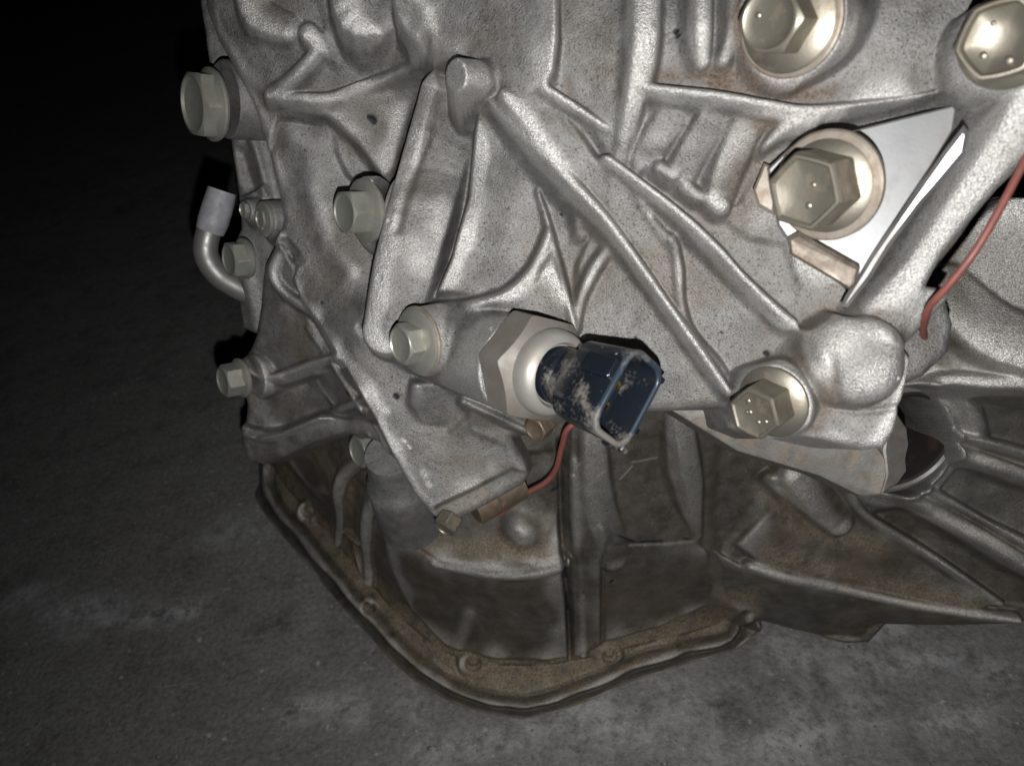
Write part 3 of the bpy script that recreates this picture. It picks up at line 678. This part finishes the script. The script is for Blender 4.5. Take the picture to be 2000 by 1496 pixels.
L.rib(off_in(30), 9, 1.6, 8, 'gauss')
L.rib(off_in(45), 6, -2.2, 8, 'gauss')
for x, y, r in ((925,1300,30),(1190,1285,28),(722,1190,22),(603,1003,26)):
    L.rib([(x-2,y-6),(x+2,y-6)], r*0.42, -2.2, 6, 'flat'); L.rib([(x-2,y-8),(x+2,y-8)], r*0.25, 1.8, 4, 'flat')
L.blur(1)
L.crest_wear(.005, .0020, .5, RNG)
L.rough([(70, 0.08), (180, 0.06), (380, 0.04)], RNG)
band = [(505,940),(560,1030),(640,1120),(720,1210),(800,1290),(880,1335),(960,1350),(1050,1350),(1150,1320),(1300,1275),(1430,1235)]
L.rib(off_in(75), 44, .95, 40, 'gauss', attr='dirt')
L.rib([(700,1130),(760,1200),(850,1270),(950,1300),(1060,1305),(1180,1290),(1300,1245),(1430,1190)], 30, .9, 30, 'gauss', attr='dirt')
L.rib([(580,880),(640,920),(690,1000),(700,1080)], 46, .8, 40, 'gauss', attr='dirt')
L.rib([(820,1060),(880,1070),(960,1062),(1080,1070)], 30, .85, 30, 'gauss', attr='dirt')
L.rib([(1500,1080),(1650,1120),(1800,1160),(1900,1180)], 32, .75, 30, 'gauss', attr='dirt')
L.rib([(1500,960),(1570,1030),(1700,1060)], 24, .6, 24, 'gauss', attr='dirt')
L.rib([(1790,1000),(1900,1040),(2000,1080)], 12, .7, 12, 'gauss', attr='dirt'); L.rib([(1890,890),(2000,910)], 12, .8, 12, 'gauss', attr='dirt')
for a, b_ in (((1110,930),(1118,925)),((1078,958),(1092,950)),((1100,1090),(1106,1130)),((1106,1160),(1110,1195)),((1165,1018),(1176,1028)),((1190,1035),(1235,1055)),((1250,1055),(1290,1054)),((1335,1050),(1345,1051)),((1137,1150),(1138,1160)),((1085,900),(1090,890)),((1190,1135),(1196,1130))):
    L.rib([a, b_], 3, 1, 2, 'flat', attr='spot')
L.rib([(1180,1046),(1235,1056),(1290,1057),(1350,1050)], 2.5, .7, 3, 'gauss', attr='spot')
for a, b_ in (((1120,915),(1135,898)),((1142,908),(1150,903)),((1162,926),(1180,915)),((1210,935),(1235,910)),((1235,903),(1285,895)),((1095,1128),(1099,1132)),((1322,920),(1325,923))):
    L.rib([a, b_], 1.6, .7, 2, 'gauss', attr='wear')
L.rib(off_in(16), 4, .8, 6, 'gauss', attr='spot'); L.rib(off_in(45), 4, .6, 6, 'gauss', attr='spot')
for a, b_ in () and (((500,950),(640,1120)),((640,1120),(790,1280)),((1120,1345),(1330,1272)),((1330,1272),(1470,1225)),((850,1325),(1000,1368))):
    L.rib([a, b_], 5, .75, 8, 'gauss', attr='spot')
L.plate([(1840,400),(1840,700),(1800,760),(2200,760),(2200,400)], .42, 60, attr='wear'); L.plate([(1840,760),(1870,900),(1800,960),(1900,1050),(2200,1150),(2200,760)], .14, 60, attr='wear')
L.build('lower_case', M['oily'], L.dense(fb, [], 6)[0][:-1]+[FD(*rim[-1])]+[(1502,1228,.322),(1560,1240,.322),(1650,1256,.32),(1685,1246,.32),(1725,1216,.31),(1850,1216,.30),(1960,1216,.29),(2150,1170,.28),(2250,800,.25),(2200,420,.245),(1850,420,.26),(1500,700,.26),(1000,760,.27),(700,790,.33),(500,850,.345)], gearbox, r=0.0022,
   label='oil-stained lower case and pan flange')
del L
# ------------------------------------------------------------------ the dark bore liner and machined lug
c = P(1754, 858, .2565); fr_ = frame((0.08, -0.44, 0.89))
V, F = lathe([(.0182, -.030), (.0182, .0008), (.0176, .0014), (.0165, .0010), (.0160, -.004), (.0160, -.018), (.006, -.019)], 64)
link('bore_seal', mesh_from(place(V, c, fr_), F), M['black'], gearbox, tuple(c), 'dark rubber seal inside the round bore')
V, F = lathe([(.0180, -.012), (.0205, -.012), (.0205, .0004), (.0199, .0016), (.0188, .0018), (.0181, .0008), (.0180, -.012)], 72, False)
link('bore_ring', mesh_from(place(V, c, fr_), F), M['pipe'], gearbox, tuple(c), 'pale ring round the bore')

def slab(name, poly, thick, mat, parent, axis=(0, 0, 1), bev=0.0006, label=None, deg=30):
    """poly of (px,py,d) extruded backwards along -axis, with bevelled front edge"""
    pts = [P(*p) for p in poly]; a = Vector(axis).normalized(); cen = sum(pts, Vector())/len(pts)
    area = sum((pts[i].x*pts[(i+1) % len(pts)].y - pts[(i+1) % len(pts)].x*pts[i].y) for i in range(len(pts)))
    if area < 0: pts = pts[::-1]
    n = len(pts); ins = []
    for i in range(n):
        e1 = (pts[i]-pts[i-1]).normalized(); e2 = (pts[(i+1) % n]-pts[i]).normalized()
        n1 = a.cross(e1).normalized(); n2 = a.cross(e2).normalized(); m_ = (n1+n2).normalized()
        ins.append(pts[i]+m_*bev/max(0.5, m_.dot(n1)))
    R = [[tuple(p-a*thick) for p in pts], [tuple(p-a*bev) for p in pts], [tuple(p) for p in ins]]
    V, F = rings(R); return link(name, mesh_from(V, F, deg), M[mat], parent, tuple(cen), label)

def curve2(pts, sub=5):
    """rounded closed outline through points"""
    out = []; n = len(pts)
    for i in range(n):
        p0, p1, p2, p3 = [np.array(pts[(i+k) % n], float) for k in (-1, 0, 1, 2)]
        for s in range(sub):
            t = s/sub; out.append(tuple(0.5*((2*p1)+(p2-p0)*t+(2*p0-5*p1+4*p2-p3)*t*t+(3*p1-p0-3*p2+p3)*t**3)))
    return out

lug = slab('machined_lug', [(1290,788,.2215),(1440,880,.2160),(1600,928,.2125),(1675,965,.2110),(1690,968,.2105),(1722,966,.2095),(1732,930,.2085),(1730,895,.2085),(1700,850,.208),(1500,790,.212)], .016, 'lug', gearbox, (-.12,.10,.98), .0004,
   'pale machined lug below the case')
slab('lug_end', [(1724,965,.2093),(1733,925,.2083),(1728,880,.2083),(1735,820,.2083),(1752,805,.2090),(1772,835,.2105),(1776,868,.2112),(1770,895,.2118),(1772,920,.2120),(1755,945,.2115)], .014, 'lug', gearbox, (.45,.0,.9), .0005)

# clean round cup under the leg
c = P(792, 905, .278); V, F = lathe([(.0125, -.035), (.0125, -.006), (.0118, -.003), (.0100, -.0012), (.0085, 0)], 64)
c = P(788, 968, .283); fr_ = frame((-.05, .62, .78))
V, F = lathe([(.0124, -.020), (.0122, -.006), (.0120, .008), (.0113, .0115), (.0098, .0130), (.0092, .024), (.0088, .028)], 64)
link('round_cup', mesh_from(place(V, c, fr_), F, 50), M['cast_cool'], gearbox, tuple(c), 'smooth grey round cup')

# ------------------------------------------------------------------ bracket of bright sheet
def on_plane(pxs, ref, nrm):
    R_ = P(*ref); n_ = Vector(nrm).normalized(); out = []
    for x, y in pxs:
        d_ = Vector(((x-1000)/1500, -(y-748)/1500, -1)); out.append((x, y, R_.dot(n_)/d_.dot(n_)))
    return out
bx = slab('bracket', on_plane([(1545,287),(1600,272),(1862,206),(1868,214),(1862,255),(1835,300),(1672,562),(1655,560),(1545,485),(1540,470),(1520,440),(1500,330)], (1603, 366, .1645), (-.20, -.10, .97)), .0016, 'zinc_plate', gearbox, (-.20, -.10, .97), .0004,
   'shiny triangular sheet bracket')
slab('bracket_lip', [(1538,466,.1640),(1560,455,.1625),(1680,524,.1598),(1674,556,.1602),(1660,568,.1610),(1542,498,.1645)], .004, 'rusty', bx, (-.35,-.35,.85), .0007, 'rusty lower lip')
slab('bracket_flange', on_plane([(1882,246),(1893,262),(1886,300),(1840,355),(1800,400),(1740,480),(1700,545),(1655,602),(1640,600),(1650,580),(1700,500),(1780,385),(1840,300)], (1882, 246, .1455), (-.50, -.34, .80)), .0022, 'zinc_plate', bx, (-.50, -.34, .80), .0008, 'bright turned-up edge')
slab('bracket_tab', [(1470,372,.171),(1492,318,.170),(1520,330,.1695),(1512,420,.170),(1480,402,.171)], .0020, 'washer', bx, (-.35,-.1,.93), .0006)

# ------------------------------------------------------------------ bolts
bolt(1540, 42, .1535, AX2, .0120, .0075, .0098, .0014, 'zinc_gold', 0.25, (.0108, .0012), 'gold zinc bolt at the top edge beside the horizontal rib', [(-.002, .0015, .0006)], .0002)
bolt(1972, 78, .1425, AX2, .0135, .0060, .0088, .0014, 'zinc_gold', 0.5, None, 'gold zinc bolt cut by the right edge of the picture', [(-.003, -.002, .0006), (.001, -.004, .0007), (-.001, .003, .0004)], .0012, hexcap=.6)
bolt(1614, 364, .1580, AX2, .0138, .0098, .0094, .0012, 'zinc_gold', 0.08, (.0112, .0016), 'bolt holding the shiny bracket', [(.002, .0010, .0005), (.0005, -.0028, .0006)], .0005, hexcap=.85)
bolt(1510, 785, .1805, AX2, .0110, .0085, .0086, .0014, 'zinc_gold', 0.1, None, 'weathered bolt left of the round dome with raised dots', [(-.001, .003, .0006), (-.001, .0003, .0006), (.0008, -.002, .0005), (.0026, -.0018, .0005), (-.0017, .0003, .0005)], .0003, hexcap=.85)
bolt(815, 667, .2078, AX, .0100, .0050, .0090, .0012, 'zinc_green', 0.1, (.0096, .0006), 'bolt left of the sensor')
bolt(714, 413, .2258, AX, .0116, .0065, .0094, .0014, 'zinc_green', 0.35, None, 'bolt against the seam of the left half')
bolt(414, 205, .2440, AX, .0185, .0052, .0112, .0018, 'zinc_green', 0.2, None, 'large bolt on the far left boss', (), .0008)
bolt(470, 738, .2770, AX, .0105, .0060, .0072, .0012, 'zinc_green', 0.1, None, 'small bolt at the lower left edge')
bolt(516, 428, .2560, AX, .0062, .0010, .0058, .0010, 'zinc_green', 0.1, None, 'flat plug in the left edge', (), .0006)
bolt(484, 410, .2600, AX, .0050, .0014, None, .0008, 'zinc_green', 0.1, None, None, (), .0003)
bolt(478, 505, .2660, AX, .0110, .0050, .0070, .0012, 'zinc_green', 0.3, None, 'bolt half hidden behind the pipe')
bolt(733, 872, .2830, AX, .0112, .0070, None, .0012, 'zinc_green', 0.3, None, 'bolt tucked under the long leg')
LEGD = Vector((-.42, -.62, .66)).normalized()
bolt(884, 1006, .2435, (-.40, -.62, .45), .0072, .0048, None, .0010, 'zinc_gold', 0.3, None, 'brass-coloured bolt at the foot of the long leg')
V, F = lathe([(.0058, -.014), (.0058, -.004), (.0054, -.0036), (.0058, -.0032), (.0058, .003), (.0050, .0042)], 32)
c = P(945, 982, .252); link('stud', mesh_from(place(V, c, frame((-.8, -.42, .35))), F), M['stud'], gearbox, tuple(c))
bolt(1066, 824, .2280, (-.55, -.35, .6), .0070, .0050, None, .0010, 'stud', 0.3, None, 'bolt peeping out below the sensor')
# cast stub near the top
V, F = lathe([(.0048, -.012), (.0047, -.0006), (.0043, 0)], 40)

# ------------------------------------------------------------------ sensor
sen0 = P(1030, 712, .1990); SF = frame(SENS, (-.58, .415, .59))
sensor = bpy.data.objects.new('pressure_sensor', None); col.objects.link(sensor)
sensor.empty_display_size = .01; sensor.parent = gearbox; sensor.location = world(sen0)-GB
tag(sensor, 'screw-in sensor with a dusty hex and navy plug')
def spart(name, prof_or, mat, deg=32, n=56, off=(0, 0, 0), label=None):
    V, F = prof_or if isinstance(prof_or[0], list) else lathe(prof_or, n)
    V = [(x+off[0], y+off[1], z+off[2]) for x, y, z in V]
    return link(name, mesh_from(place(V, sen0, SF), F, deg), M[mat], sensor, tuple(sen0), label)
V, F = hex_head(.0256, .0100, -.002, .0001, 0.35, .87)
spart('hex_nut', (V, F), 'pale_hex', 22)
spart('collar', [(.0108, .0075), (.0112, .0088), (.0108, .0112), (.0098, .0128), (.0084, .0134), (.0080, .0128), (.0076, .0118)], 'collar', 60)
spart('plug_base', [(.0072, .009), (.0074, .0150), (.0070, .0160), (.0058, .0163), (.0056, .0165)], 'plastic', 40)
def rrect(a, b_, r, n=9):
    out = []
    for cx, cy, t0 in ((a-r, b_-r, 0), (-a+r, b_-r, math.pi/2), (-a+r, -b_+r, math.pi), (a-r, -b_+r, 1.5*math.pi)):
        for i in range(n): t = t0+math.pi/2*i/(n-1); out.append((cx+r*math.cos(t), cy+r*math.sin(t)))
    return out
def shell(levels):
    return rings([[(x+ox, y+oy, z) for x, y in rrect(a, b_, r)] for a, b_, r, z, ox, oy in levels])
# local x = long axis of the mouth, y = short axis
def sc(lv, k=1.14, z0=.0150, kz=1.05):
    return [(a*k, b_*k, r*k, z0+(z-z0)*kz, ox*k, oy*k) for a, b_, r, z, ox, oy in lv]
V, F = shell(sc([(.0062,.0050,.0045,.0150,0,0),(.0064,.0054,.0050,.0190,0,0),(.0068,.0056,.0046,.0198,0,0),(.0086,.0060,.0040,.0210,0,0),(.0092,.0062,.0038,.0350,0,0),(.0091,.0061,.0036,.0353,0,0),
              (.0083,.0052,.0030,.0353,0,0),(.0081,.0050,.0028,.0348,0,0),(.0079,.0048,.0026,.0250,0,0)]))
sh = spart('plug_shell', (V, F), 'plastic', 35)
V, F = shell(sc([(.0056,.0024,.0018,.0245,-.0006,.0012),(.0056,.0024,.0018,.0305,-.0006,.0012),(.0053,.0021,.0016,.0308,-.0006,.0012),(.0040,.0010,.0008,.0307,-.0006,.0012)]))
spart('plug_core', (V, F), 'plastic_clean', 35)
V, F = rings([[(x, y, z) for x, y in rrect(a, b_, r)] for a, b_, r, z, ox, oy in sc([(.0093,.0063,.0038,.0347,0,0),(.0093,.0063,.0038,.0354,0,0),(.0090,.0060,.0036,.0357,0,0),(.0084,.0054,.0031,.0357,0,0),(.0081,.0051,.0028,.0354,0,0),(.0081,.0051,.0028,.0347,0,0)])], False, False)
spart('plug_rim', (V, F), 'plastic_rim', 50)
zt = .0150+(.0305-.0150)*1.05
for sx in (-.0036, .0018):
    V, F = lathe([(.0012, zt), (.00115, zt+.0012), (.0009, zt+.0017), (.0003, zt+.0018)], 14)
    V = [(x+sx, y+.0016, z) for x, y, z in V]; spart('pin', (V, F), 'brass')
for (a, b_, ox, oy, z0, z1) in ((.0022,.0009,.0030,.0066,.0262,.0345),(.0007,.0011,.0076,-.0064,.0290,.0350),(.0007,.0011,-.0040,-.0066,.0300,.0352),(.0007,.0011,-.0086,-.0064,.0290,.0352)):
    V, F = shell(sc([(a,b_,.0004,z0,ox,oy),(a,b_,.0004,z1-.0003,ox,oy),(a*.8,b_*.8,.0003,z1,ox,oy)])); spart('plug_rib', (V, F), 'plastic')

# ------------------------------------------------------------------ pipe with pale sleeve at the far left
pp = [P(490,572,.285), P(462,560,.284), P(425,535,.282), P(403,498,.280), P(405,462,.279), P(418,430,.278)]
V, F = tube(pp, .0044, 24, 10)
pipe = link('bent_pipe', mesh_from(V, F, 60), M['pipe'], gearbox, tuple(pp[0]), 'short bent pipe')
sl = [P(410,452,.279), P(416,434,.2785), P(424,408,.278), P(434,372,.277)]
V, F = tube(sl, [.0049, .0054, .0054, .0050], 28, 6)
link('rubber_sleeve', mesh_from(V, F, 50), M['sleeve'], pipe, tuple(sl[0]), 'pale sleeve')

# ------------------------------------------------------------------ red wire, running behind the case
wp = [P(2080,180,.150), P(2010,300,.150), P(1960,395,.151), P(1905,490,.1535), P(1850,560,.158), P(1815,600,.163), P(1803,640,.172), P(1795,680,.190), P(1700,740,.215), P(1400,790,.235), P(1190,800,.240),
      P(1115,832,.240), P(1098,870,.246), P(1086,915,.254), P(1065,942,.258), P(1030,962,.262), P(1000,985,.267), P(975,1005,.272)]
V, F = tube(wp, [.0008]*11+[.0010]*7, 12, 10)
wo = link('wire', mesh_from(V, F, 70), M['wire'], None, tuple(wp[8]))
tag(wo, 'thin red wire running down the right side and again below the sensor', 'wire')

# ------------------------------------------------------------------ floor
nx, ny = 360, 300
gx = np.linspace(-1, 1, nx); gy = np.linspace(-0.15, 1, ny)
gx = np.sign(gx)*np.abs(gx)**2.2*6; gy = np.where(gy < 0, gy*2, gy**2.2*10)
X, Y = np.meshgrid(gx, gy)
amp = np.clip(1-np.hypot(X, Y)/1.5, 0, 1)
Z = fieldnoise(X.shape, 90, RNG)*0.0009*amp + fieldnoise(X.shape, 240, RNG)*0.0004*amp
V = np.stack([X.ravel(), Y.ravel(), Z.ravel()], 1)
I = np.arange(nx*ny).reshape(ny, nx); F = np.stack([I[:-1, :-1].ravel(), I[:-1, 1:].ravel(), I[1:, 1:].ravel(), I[1:, :-1].ravel()], 1)
me = bpy.data.meshes.new('floor'); me.from_pydata([tuple(v) for v in V], [], [tuple(int(i) for i in f) for f in F])
me.polygons.foreach_set('use_smooth', np.ones(len(F), bool)); me.materials.append(M['concrete'])
ca = me.color_attributes.new('marks', 'FLOAT_COLOR', 'POINT')
def floor_pt(px, py, h=0.0):
    d = floor_depth(px, py, h); return world(P(px, py, d))
mk = np.zeros((nx*ny, 4)); mk[:, 3] = 1
def stain(ch, path, wd, a):
    pts = [floor_pt(*p) for p in path]; D = np.full(nx*ny, 1e9)
    for i in range(max(1, len(pts)-1)):
        p, q = pts[i], pts[min(i+1, len(pts)-1)]; dx, dy = q.x-p.x, q.y-p.y; t = np.clip(((V[:, 0]-p.x)*dx+(V[:, 1]-p.y)*dy)/(dx*dx+dy*dy+1e-12), 0, 1)
        D = np.minimum(D, np.hypot(V[:, 0]-p.x-t*dx, V[:, 1]-p.y-t*dy))
    mk[:, ch] = np.maximum(mk[:, ch], a*np.exp(-(D/wd)**2))
stain(2, [(20,1172),(150,1190),(260,1196),(380,1192)], .006, .75); stain(2, [(140,1200),(200,1205)], .010, .6)
stain(2, [(820,1480),(960,1440),(1030,1430)], .006, .6); stain(2, [(790,1345),(830,1400)], .006, .5)
stain(2, [(1520,1270),(1620,1300),(1700,1290)], .010, .5); stain(2, [(1560,1390),(1700,1400)], .010, .5); stain(2, [(1300,1350),(1400,1440)], .02, .35)
for q in ([(1100,1440),(1180,1425),(1260,1430)], [(1750,1300),(1850,1290),(1960,1310)], [(1500,1460),(1600,1450)], [(1820,1420),(1930,1400)], [(420,1040),(520,1020)], [(560,1395),(640,1380),(700,1390)], [(1700,1235),(1780,1225)], [(1050,1412),(1110,1398),(1170,1378)]): stain(2, q, .007, .65)
stain(1, [(1450,1310),(1475,1330)], .010, .9); stain(1, [(1410,1370),(1440,1400)], .009, .95); stain(1, [(1440,1425),(1450,1430)], .005, .9); stain(1, [(1610,1340),(1640,1380)], .010, .7)
stain(1, [(690,1290),(690,1292)], .004, .9); stain(1, [(320,1270),(330,1300)], .003, .8); stain(1, [(1120,1430),(1130,1440)], .006, .7); stain(1, [(520,1225),(560,1210)], .006, .7)
ca.data.foreach_set('color', mk.ravel())
fo = bpy.data.objects.new('floor', me); col.objects.link(fo); fo['kind'] = 'structure'

def chip(px, py, r, label, mat, seed):
    rn = random.Random(seed); bm = bmesh.new(); bmesh.ops.create_icosphere(bm, subdivisions=1, radius=r)
    for v in bm.verts: v.co = Vector((v.co.x*rn.uniform(.6, 1.4), v.co.y*rn.uniform(.4, 1.1), v.co.z*rn.uniform(.25, .6)))
    me = bpy.data.meshes.new('chip'); bm.to_mesh(me); bm.free(); me.materials.append(M[mat])
    o = bpy.data.objects.new('metal_chip', me); col.objects.link(o); p = floor_pt(px, py); o.location = (p.x, p.y, r*.2+.0007); o.rotation_euler = (rn.uniform(-.4, .4), rn.uniform(-.4, .4), rn.uniform(0, 3))
    tag(o, label, 'metal chip', 'small chips scattered on the floor')
chip(519, 1133, .0016, 'bright metal chip on the floor left of the pan flange', 'zinc_plate', 1)
chip(22, 1150, .0011, 'tiny pale chip at the left edge above the white streak', 'zinc_plate', 2)
chip(310, 1480, .0016, 'pale chip on the floor near the bottom left', 'lug', 3)
chip(216, 1258, .0011, 'pale chip below the white streak on the floor', 'lug', 4)
chip(1658, 1266, .0011, 'small pale chip just below the underside of the bell housing', 'lug', 5)
chip(839, 1463, .0014, 'pale chip at the bottom edge below the pan corner', 'lug', 6)
# gritty dust and swarf loose on the floor
rn = np.random.RandomState(5); Vg = []; Fg = []
for i in range(1400):
    px, py = rn.uniform(0, 2000), rn.uniform(700, 1496)
    p = floor_pt(px, py); r = rn.uniform(.0002, .00065); k0 = len(Vg); t = rn.uniform(0, 6.28)
    for q in range(3): Vg.append((p.x+r*math.cos(t+q*2.1)*rn.uniform(.6, 1.3), p.y+r*math.sin(t+q*2.1), .0007))
    Vg.append((p.x, p.y, .0007+r*rn.uniform(.6, 1.3))); Fg += [(k0, k0+1, k0+3), (k0+1, k0+2, k0+3), (k0+2, k0, k0+3)]
me = bpy.data.meshes.new('grit'); me.from_pydata(Vg, [], Fg); me.materials.append(M['lug'])
go = bpy.data.objects.new('floor_grit', me); col.objects.link(go); tag(go, 'fine pale grit scattered over the dark concrete floor', 'grit', kind='stuff')
